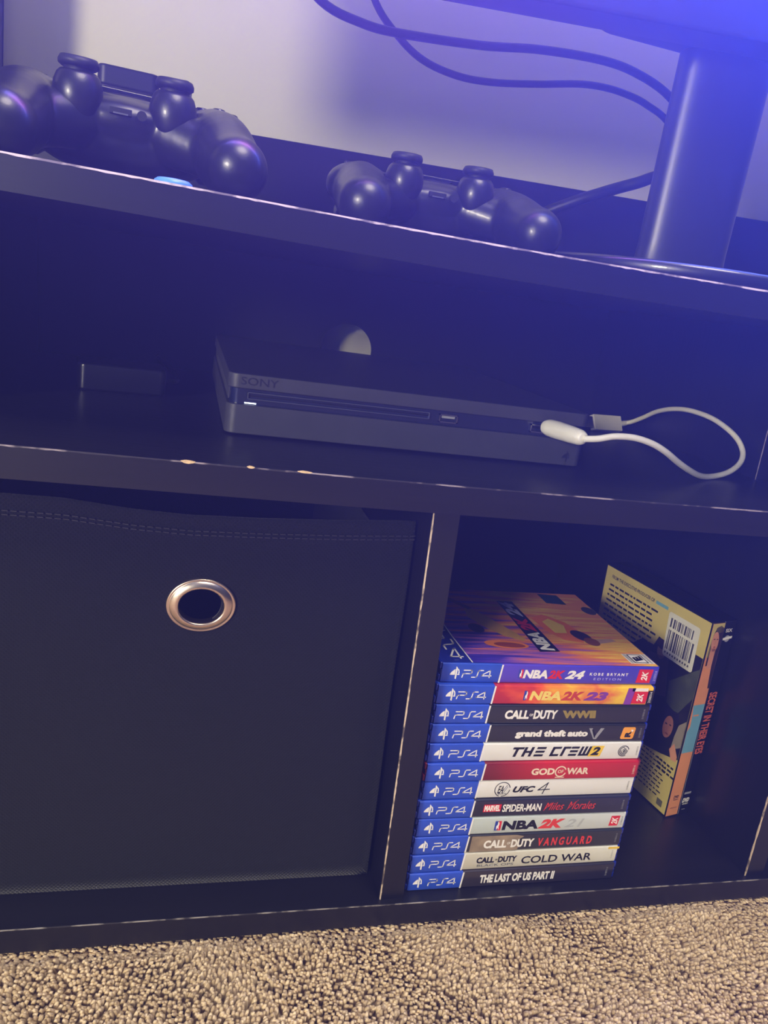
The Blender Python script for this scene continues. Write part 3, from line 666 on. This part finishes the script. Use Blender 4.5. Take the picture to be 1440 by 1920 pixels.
ell(b, 19.6, 73.5, 2, .8, P('dvd_mouth_print', (130, 56, 56), .4), lambda a, c: lf(a, c, 3), 8)
b.poly([lf(a, c, 1) for a, c in ((12, 62), (2, 70), (2, 96), (9, 88), (11, 76))], P('dvd_grey_photo', (150, 140, 122), .4))
b.poly([lf(a, c, 2) for a, c in ((13, 62), (9, 70), (3, 60), (3, 55), (9, 54))], skn)
b.poly([lf(a, c, 1) for a, c in ((1.6, 150), (6, 156), (16, 146), (11, 132), (1.6, 128))], P('dvd_arm_print', (196, 130, 92), .4)) if False else None
for ln in range(9):
    z = 46 - ln * 4.2; a = 62 - random.uniform(0, 4)
    while a > 14:
        w = random.uniform(1.5, 6); rect(b, a - w, a, z, z + 1.3, ink, lambda q, c: lf(q, c, 1)); a -= w + 1.4
for ln in range(3):
    a = 24 - ln * 1.2
    while a > 5:
        w = random.uniform(2, 5); rect(b, a - w, a, 46 - ln * 4, 48 - ln * 4, ink, lambda q, c: lf(q, c, 1)); a -= w + 1.2
rect(b, 6.5, 13, 5.5, 12, P('dvd_logo_print', (96, 92, 60), .4), lambda q, c: lf(q, c, 1))
b.build('back_print', g)
b = MB(); cpts = []
for (ca, cz, a0) in ((44, 176.6, 0), (13, 176.6, math.pi / 2), (12, 141, math.pi), (42, 141, -math.pi / 2)):
    for k in range(6):
        t = a0 + k / 5 * math.pi / 2; cpts.append((-.45, ca + 2.6 * math.cos(t), cz + 2.6 * math.sin(t)))
b.poly(cpts[::-1], P('sticker_white', (226, 226, 214), .45)); o = b.build('barcode_sticker', g); o['label'] = 'white barcode price sticker'
b = MB(); random.seed(11)
for zz0, zz1 in ((166, 174.5), (145.5, 163.5)):
    a = 43
    while a > 15:
        w = random.choice((.6, .9, 1.3, 1.9)); rect(b, a - w, a, zz0, zz1, P('sticker_ink', (70, 70, 82), .5), lambda q, c: (-.52, q, c)); a -= w + random.choice((.5, .7, 1.1, 1.6))
random.seed(5)
for a in range(14, 43, 3): rect(b, a, a + 1.6, 141.3, 143.2, P('sticker_ink', (70, 70, 82), .5), lambda q, c: (-.52, q, c))
b.build('barcode_print', g)
g = disc('dvd_case', 13.5, 13.4, 'black spined disc case with orange vertical lettering, pressed against the orange one')
b = MB(); b.box(0, 13.4, 0, 135, 0, 190.5, plblack); b.build('plastic_shell', g, bevel=1.0)
b = MB(); b.poly([(.6, -.15, 1.2), (12.8, -.15, 1.2), (12.8, -.15, 189), (.6, -.15, 189)], P('dvd_black_sheet', (18, 18, 24), .3)); b.build('spine_sheet', g)
b = MB()
ot = P('dvd_title_orange', (214, 104, 58), .4); vt = lambda a, c: (6.7 + c, -.25, 124 - a)
text(b, 'SECRET IN THEIR EYES', 0, 61, -4.4, 4.4, ot, vt, 0, .03)
text(b, 'SIX', 2.2, 9.6, 180.4, 183.6, white, fs, 0, .02)
ell(b, 5.6, 174.5, 3.0, 3.0, P('globe_grey', (170, 170, 176), .4), fs, 16); b.poly([fs2(*q) for q in ((.8, 175.4), (11, 176.6), (11.2, 174.4), (1.2, 173.2))], white)
text(b, 'DVD', 2.4, 10.4, 13, 17.5, white, fs, .25, .06); text(b, 'VIDEO', 3, 10, 10.6, 12, white, fs, 0, .02); rect(b, 2.8, 10.6, 21.6, 23.8, grey, fs); rect(b, 4, 8, 5.4, 6, grey, fs)
b.poly([(.6, -.3, 1.4), (1.1, -.3, 1.4), (1.0, -.3, 88), (.6, -.3, 88)], grey)
b.build('spine_print', g)

# ------------------------------------------------------------------ game console with its cable
CZ = ZM - .68
con = tag(empty('game_console', (-1.5, 84, CZ), 0.0), 'slim charcoal game console with a glossy groove, lying on the open shelf', 'game console')
charc = P('console_matte_charcoal', (62, 62, 70), .42, spec=.45, bump=.15, bscale=3000); gloss = P('console_gloss_black', (24, 30, 58), .16, spec=.6, coat=.5)
def rbox(mb, x0, x1, y0, y1, z0, z1, r, mat, n=7):
    pts = []
    for cx, cy, a0 in ((x1 - r, y1 - r, 0), (x0 + r, y1 - r, math.pi / 2), (x0 + r, y0 + r, math.pi), (x1 - r, y0 + r, -math.pi / 2)):
        for k in range(n + 1):
            t = a0 + k / n * math.pi / 2; pts.append((cx + r * math.cos(t), cy + r * math.sin(t)))
    N_ = len(pts); V = [(x, y, z0) for x, y in pts] + [(x, y, z1) for x, y in pts]
    mb.add(V, [tuple(range(N_))[::-1], tuple(range(N_, 2 * N_))] + [(k, (k + 1) % N_, N_ + (k + 1) % N_, N_ + k) for k in range(N_)], mat)
b = MB(); rbox(b, -129, 129, 0, 282, 1.2, 20.4, 7, charc); b.build('lower_shell', con, bevel=.8)
b = MB(); rbox(b, -129, 129, 0, 282, 30.6, 40.0, 7, charc); b.build('upper_shell', con, bevel=.8)
b = MB(); rbox(b, -127, 127, 3.4, 279, 20.3, 30.7, 6, gloss); ms = b.build('middle_band', con); ms['label'] = 'recessed glossy band'
b = MB()
for k in range(26): b.box(-127.6, -126.6, 12 + k * 10, 18 + k * 10, 21.8, 29.4, charc)
b.build('side_vent', con)
b = MB(); ts = [(-113, 3.1), (-113, 3.1)]
def slot(mb, x0, x1, z0, z1, y0, y1, wd, mat):
    for q in ((x0, x1, z1 - wd, z1), (x0, x1, z0, z0 + wd), (x0, x0 + wd, z0, z1), (x1 - wd, x1, z0, z1)): mb.box(q[0], q[1], y0, y1, q[2], q[3], mat)
slot(b, -116, 8, 23.8, 28.6, 1.6, 3.6, .7, P('console_lip', (70, 72, 92), .25, coat=.5)); b.box(-115.4, 7.4, 3.2, 3.5, 25.8, 26.6, black)
o = b.build('disc_slot', con, bevel=.25); o['label'] = 'long raised disc slot lip'
for x in (15, 84):
    b = MB(); slot(b, x, x + 13.5, 22.6, 28.4, 1.8, 3.8, .8, P('usb_metal', (170, 172, 180), .25, metal=1)); b.box(x + 2, x + 11.5, 2.6, 3.6, 25.6, 27.2, grey if x == 15 else black); b.build('usb_port', con)
b = MB(); b.box(-117.5, -110, 2.6, 3.5, 20.9, 21.6, P('groove_glint_white', (230, 240, 255), .4, emit=(225, 238, 255), estr=2.5)); b.build('groove_glint', con)  # glowing strip added to imitate a highlight in the groove
b = MB(); text(b, 'SONY', -121, -97, 33.2, 38.2, P('console_logo_dark', (34, 34, 42), .3), lambda u, v: (u, -.12, v), 0, .01)
psmark(b, 112, 4, 8, lambda u, v: (u, -.12, v), P('console_logo_dark', (34, 34, 42), .3)); b.build('logo_print', con)
for fx in (-105, 105):
    for fy in (25, 255):
        b = MB(); lathe(b, [(5, 0), (5, 1.4)], black, (fx, fy, 0), 16); b.build('foot', con)

wc = P('white_cable_rubber', (232, 230, 216), .45, var=.03); wpl = P('white_plug_plastic', (236, 234, 220), .35, var=.03)
cab = tag(empty('charging_cable', (98, 84, CZ + 22)), 'short white charging cable looping from the console front onto the shelf', 'cable')
def CB(mb, name, **k):
    o = mb.build(name, cab, **k); o.location = (-.098, -.084, -(CZ + 22) * S); return o
b = MB()
tube(b, [(103.2, 46, 332.6), (112, 43, 334.2), (122.2, 42, 337.0), (133, 42, 337.8), (142.6, 42, 337.2), (156, 44, 334.2), (169.9, 48, 329.0), (186, 56, 322), (203, 65, 315.6), (224, 78, 309.4), (243, 89, 307.2), (262, 97, 309.2), (275, 103, 313.4), (285, 110, 319),
         (290.4, 118, 325.5), (291, 128, 333), (289, 142, 339.5), (288, 165, 344.5), (287, 195, 345.5), (288, 222, 342), (290, 248, 335), (291, 268, 326), (289, 284, 318), (285, 289, 315.5)], 2.25, wc, 12)
CB(b, 'cord', smooth=True)
b = MB(); tube(b, [(91.5, 82.5, 332.4), (93.2, 78, 332.7), (95.5, 70, 332.9), (99.5, 57, 332.9), (102.2, 49, 332.8), (103.0, 46, 332.7)], [4.4, 6.0, 6.3, 5.9, 5.3, 3.6], wpl, 20, True, 5)
o = CB(b, 'front_plug', smooth=True); o['label'] = 'white plug pushed into the console'
b = MB(); V = []
rp = tag(empty('dummy'), None) if False else None
b.box(-22, 16, -8, 8, -3.6, 3.6, wpl); b.box(-36, -22, -6, 6, -2.3, 2.3, P('usb_metal', (170, 172, 180), .25, metal=1)); 
Mr = Matrix.Translation((262, 283, 313.5)) @ Matrix.Rotation(.25, 4, 'Z') @ Matrix.Rotation(1.1, 4, 'X')
b.v = [tuple(Mr @ Vector(q)) for q in b.v]
tube(b, [(277, 286.5, 313.8), (286, 289, 315.5)], [3.4, 2.6], wpl, 12)
o = CB(b, 'rear_plug', bevel=.8); o['label'] = 'flat white plug lying at the back'

# small dark glossy box at the back left of the shelf
db = P('glossy_black_box', (10, 10, 13), .3, spec=.6, coat=.5)
b = MB(); rbox(b, -32, 32, -20, 20, 0, 21, 6, db); o = b.build('adapter_body', None, bevel=2.5)
ad = tag(empty('power_adapter', (-204, 215, ZM - .2), .12), 'small glossy black adapter in the dark left end of the open shelf', 'adapter'); o.parent = ad
b = MB(); tube(b, [(30, 10, 8), (46, 40, 5), (50, 100, 4), (40, 160, 10)], 2.2, db, 8); b.build('adapter_cord', ad, smooth=True)

# ------------------------------------------------------------------ controllers
ctl = P('controller_satin_black', (24, 24, 30), .33, spec=.5, coat=.10, bump=.12, bscale=2500, var=.05)
ctg = P('controller_gloss_black', (18, 18, 24), .14, spec=.6, coat=.5); ctd = P('controller_dark_hole', (4, 4, 6), .6)
rub = P('thumbstick_rubber', (30, 30, 36), .5, spec=.4)
def controller_body():
    bm = bmesh.new()
    def sph(c, r, sc_=(1, 1, 1), rot=None):
        M = Matrix.Translation(c) @ (rot or Matrix.Identity(4)) @ Matrix.Diagonal((*sc_, 1))
        bmesh.ops.create_icosphere(bm, subdivisions=3, radius=r, matrix=M)
    def cap(p, q, r0, r1, n=9):
        p = Vector(p); q = Vector(q)
        for i in range(n):
            t = i / (n - 1); sph(p.lerp(q, t), r0 * (1 - t) + r1 * t)
    for s in (-1, 1):
        cap((s * 59, -56, 18), (s * 56, -30, 23), 17.5, 19)          # grip
        cap((s * 56, -30, 23), (s * 53, 6, 30), 19, 19, 8)
        sph((s * 53, 12, 33), 22, (1.08, 1.05, .72))                  # face pod under the buttons
        cap((s * 44, 26, 30), (s * 62, 18, 30), 12, 11, 5)            # shoulder
        cap((s * 42, -18, 24), (s * 26, -8, 27), 13, 13.5, 6)
    sph((0, 14, 20), 30, (1.75, .95, .5)); sph((0, 14, 32), 30, (1.5, .85, .50)); sph((0, 2, 30), 26, (1.35, .85, .50))
    M = Matrix.Translation((0, 16, 31)) @ Matrix.Diagonal((88, 44, 24, 1)); bmesh.ops.create_cube(bm, size=1, matrix=M)
    for v in bm.verts: v.co *= S
    me = bpy.data.meshes.new('body_raw'); bm.to_mesh(me); bm.free()
    o = bpy.data.objects.new('body_raw', me); COL.objects.link(o)
    r = o.modifiers.new('r', 'REMESH'); r.mode = 'VOXEL'; r.voxel_size = 1.3 * S; r.use_smooth_shade = True
    s_ = o.modifiers.new('s', 'SMOOTH'); s_.factor = .6; s_.iterations = 10
    dg = bpy.context.evaluated_depsgraph_get(); ev = o.evaluated_get(dg)
    m2 = bpy.data.meshes.new_from_object(ev); m2.materials.clear(); m2.materials.append(ctl)
    m2.polygons.foreach_set('use_smooth', [True] * len(m2.polygons)); bpy.data.objects.remove(o)
    return m2
def make_controller(label, loc, rz, lift):
    g = tag(empty('game_controller', loc, rz), label, 'game controller', 'two black game controllers on top of the stand')
    me = controller_body(); me.name = 'body'
    o = bpy.data.objects.new('body', me); COL.objects.link(o); o.parent = g
    for s in (-1, 1):
        b = MB(); lathe(b, [(0, 21), (5, 21.6), (9, 24.4), (11.6, 29), (13.3, 34), (13.6, 38.5), (13.0, 43), (11.6, 47), (10.0, 48.8), (9.0, 48.8), (8, 47)], ctl, (s * 26, -11, 0), 40)
        well = b.build('stick_well', g, smooth=True)
        b = MB(); lathe(b, [(6.4, 50.4), (9.4, 50.9), (10.9, 52.0), (11.0, 53.8), (10.0, 55.8), (8.2, 56.0), (7.0, 55.0), (3, 54.4), (0, 54.3)], rub, (s * 26, -11, 0), 40)
        ts_ = b.build('thumbstick', g, smooth=True)
        b = MB(); lathe(b, [(7.6, 44), (7.6, 49), (8.2, 51)], ctd, (s * 26, -11, 0), 32); b.build('stick_stem', ts_, smooth=True)
        b = MB(); V = []
        for k in range(9):
            pass
        tube(b, [(s * 38, 36, 36), (s * 50, 37, 35), (s * 63, 32, 32), (s * 70, 24, 28)], [4, 6, 6, 4], ctg, 14); b.build('shoulder_button', g, smooth=True)
        b = MB(); tube(b, [(s * 40, 42, 24), (s * 52, 46, 20), (s * 62, 42, 18)], [5, 8, 5], ctg, 14); b.build('trigger', g, smooth=True)
    b = MB(); rbox(b, -27, 27, 2, 40, 40, 47.2, 3, ctg); o = b.build('touchpad', g, bevel=.7)
    for dx, dy in ((0, 7.5), (0, -7.5), (7.5, 0), (-7.5, 0)):
        b = MB(); rbox(b, -54 + dx - 3.4, -54 + dx + 3.4, 14 + dy - 3.4, 14 + dy + 3.4, 44, 48, 1.2, rub); b.build('direction_button', g, bevel=.6)
        b = MB(); lathe(b, [(4.2, 44), (4.2, 48), (3.6, 48.8), (0, 49)], ctg, (54 + dx * 1.2, 14 + dy * 1.2, 0), 20); b.build('action_button', g, smooth=True)
    b = MB(); b.box(-9, 3, -21.6, -8, 31, 34.6, ctd); o = b.build('extension_port', g, bevel=.3)
    b = MB(); lathe(b, [(2.7, 0), (2.7, 4)], ctd, (8.5, -17.8, 32.6), 18, Matrix.Rotation(math.pi / 2, 3, 'X')); b.build('headphone_jack', g)
    b = MB(); b.box(-7, 1, -21.9, -21.4, 31.2, 32, P('port_contact', (190, 190, 180), .3, metal=1)); b.build('port_contact', o)
    b = MB(); rbox(b, -24, 24, 38, 44.5, 26, 36, 3, P('light_bar_dark', (120, 120, 170), .2)); b.build('light_bar', g, bevel=.8)
    for ch in list(g.children_recursive):            # the shell rises from the grips to the thumbsticks
        for v in ch.data.vertices:
            t = min(1, max(0, (v.co.y / S + 54) / 40)); v.co.z += lift * S * t * t * (3 - 2 * t) * min(1, max(0, v.co.z / S / 30))
        ch.data.update()
    return g
ctl_l = make_controller('nearer black game controller at the left end of the top, above the blue disc', (-202, 111, ZT - .2), .10, 8)
ctl_r = make_controller('black controller in the middle of the top, right of the other one', (5, 152, ZT - 1.95), -.03, 3)

# blue cap behind the left end of the front edge
b = MB(); bl = P('sky_blue_plastic', (90, 150, 225), .35)
lathe(b, [(9.2, 0), (9.6, .6), (9.2, 2.6), (7.6, 3.7), (4, 4.1), (0, 4.2)], bl, (0, 0, 0), 32)
o = b.build('plastic_disc', None, smooth=True, loc=(-170, 13, ZT - 1.6)); tag(o, 'small sky blue plastic disc at the front edge beneath the left controller', 'disc')

# black containers behind the left controller
pm = P('container_matte_black', (36, 38, 46), .45, spec=.4)
def container(nm, lab, x0, x1, y, h, groove, rz=0, r=5):
    g = tag(empty(nm, ((x0 + x1) / 2, y, ZT - 1.2), rz), lab, 'container'); w2 = (x1 - x0) / 2
    b = MB(); rbox(b, -w2, w2, -13, 13, 0, groove - .6, r, pm); b.build('lower_body', g, bevel=.6)
    b = MB(); rbox(b, -w2 + 1, w2 - 1, -12, 12, groove - .7, groove + .7, r - 1, ctd); b.build('seam_groove', g)
    b = MB(); rbox(b, -w2, w2, -13, 13, groove + .6, h, r, pm); b.build('lid', g, bevel=1.6, seg=3)
container('lidded_box', 'matte black lidded box standing behind the left controller between its thumbsticks', -223.5, -186.5, 162, 75.5, 63, .05)
container('lidded_box', 'narrower black box just right of the lidded one, behind the right thumbstick', -183.6, -166.5, 158, 75, 58, -.05, 3)

# ------------------------------------------------------------------ television
tvm = P('tv_gloss_black', (22, 22, 30), .34, spec=.6, coat=.5); tvs = P('tv_satin_black', (26, 26, 34), .4)
TVX, TVY = 212, 150
tv = tag(empty('television', (TVX, TVY, ZT + .05)), 'television with blue lit screen on a glossy round foot, on the right of the stand', 'television')
z0 = ZT + .05
def TB_(mb, name, **k):
    o = mb.build(name, tv, **k); o.location = (-TVX * S, -TVY * S, -z0 * S); return o
b = MB(); lathe(b, [(122, z0), (125, z0 + 1.5), (125.5, z0 + 8), (124, z0 + 10.4), (119, z0 + 11), (60, z0 + 12.5), (0, z0 + 13)], tvm, (TVX, TVY, 0), 120); TB_(b, 'foot_plate', smooth=True)
b = MB(); n = 48; V = []; F = []
for i, (z, a) in enumerate([(z0 + 11, 41), (z0 + 16, 38), (z0 + 30, 37), (z0 + 190, 37.5), (z0 + 240, 39)]):
    for j in range(n):
        t = 2 * math.pi * j / n; ct, st = math.cos(t), math.sin(t)
        V.append((TVX - 1 + a * math.copysign(abs(ct) ** .8, ct), TVY + 17 * math.copysign(abs(st) ** .8, st), z))
for i in range(4):
    for j in range(n): F.append((i * n + j, i * n + (j + 1) % n, (i + 1) * n + (j + 1) % n, (i + 1) * n + j))
b.add(V, F, P('tv_neck_satin', (24, 24, 32), .40, spec=.8)); TB_(b, 'neck', smooth=True)
# panel: x -270..700, lower edge rises a little to the right
def tz(x): return 592 + (x - 30) * .065
X0, X1, TH_ = -262, 700, 560
b = MB(); V = []
for x in (X0, X1):
    V += [(x, 96, tz(x)), (x, 130, tz(x)), (x, 130, tz(x) + TH_), (x, 96, tz(x) + TH_)]
b.add(V, [(0, 1, 5, 4), (1, 2, 6, 5), (2, 3, 7, 6), (3, 0, 4, 7), (0, 3, 2, 1), (4, 5, 6, 7)], tvs); TB_(b, 'panel_housing', bevel=3)
b = MB(); rbox(b, 105, 320, 126, 162, 606, 860, 14, tvs); TB_(b, 'rear_housing', bevel=4)
scr = bpy.data.materials.new('screen_picture'); scr.use_nodes = True; N, L = nodes(scr); bb = N['Principled BSDF']; bb.inputs['Base Color'].default_value = (.01, .01, .01, 1)
tcn = N.new('ShaderNodeTexCoord'); sx = N.new('ShaderNodeSeparateXYZ'); L.new(tcn.outputs['Object'], sx.inputs[0])
mr = N.new('ShaderNodeMapRange'); mr.inputs['From Min'].default_value = X0 * S; mr.inputs['From Max'].default_value = X1 * S; L.new(sx.outputs['X'], mr.inputs['Value'])
crn = N.new('ShaderNodeValToRGB'); e = crn.color_ramp.elements; st_ = [(0, (90, 105, 235)), (.24, (205, 120, 225)), (.38, (85, 105, 240)), (1, (66, 92, 245))]
while len(e) < 4: e.new(.5)
for k_, (p, c) in enumerate(st_): e[k_].position = p; e[k_].color = lin(c)
L.new(mr.outputs[0], crn.inputs[0]); L.new(crn.outputs[0], bb.inputs['Emission Color']); bb.inputs['Emission Strength'].default_value = 31.0
b = MB(); b.poly([(X0 + 8, 95.4, tz(X0) + 60), (X1 - 8, 95.4, tz(X1) + 60), (X1 - 8, 95.4, tz(X1) + TH_ - 8), (X0 + 8, 95.4, tz(X0) + TH_ - 8)], scr); o = TB_(b, 'screen'); o['label'] = 'lit screen glowing blue and violet'

# cables hanging behind the television
cbm = P('black_cable_rubber', (16, 16, 22), .5)
def cable(pts, r, lab):
    b = MB(); tube(b, pts, r, cbm, 10); o = b.build('black_cable', None, smooth=True); tag(o, lab, 'cable', 'black cables hanging behind the television')
cable([(-150, 330, 700), (-110, 312, 660), (-73, 300, 625.7), (-38, 300, 617), (-3.6, 300, 616.2), (67.9, 300, 622.2), (120, 300, 630), (168.3, 300, 634.0), (200, 300, 634), (224, 300, 630.5), (245, 300, 625), (262, 300, 617.5), (285, 300, 603), (300, 305, 590)], 3.6, 'upper thick black cable crossing the wall toward the television foot')
cable([(-60, 335, 720), (-42, 310, 670), (-25, 309, 636.2), (-2, 309, 616), (22.6, 309, 603.0), (55, 309, 597.5), (88, 309, 599), (130, 309, 606), (173.3, 309, 614.6), (203, 309, 616.4), (228.5, 309, 614), (245, 309, 610), (262.5, 309, 604), (280, 309, 592), (292, 310, 575)], 3.0, 'lower thin black cable that crosses the thick one and dips lower')
cable([(300, 300, 560), (280, 300, 556), (262, 301, 550), (248, 303, 543), (232, 309, 536), (212, 310, 527), (190, 318, 516), (165, 335, 500), (150, 350, 480)], 5.4, 'short thick black cord sloping down behind the television neck')
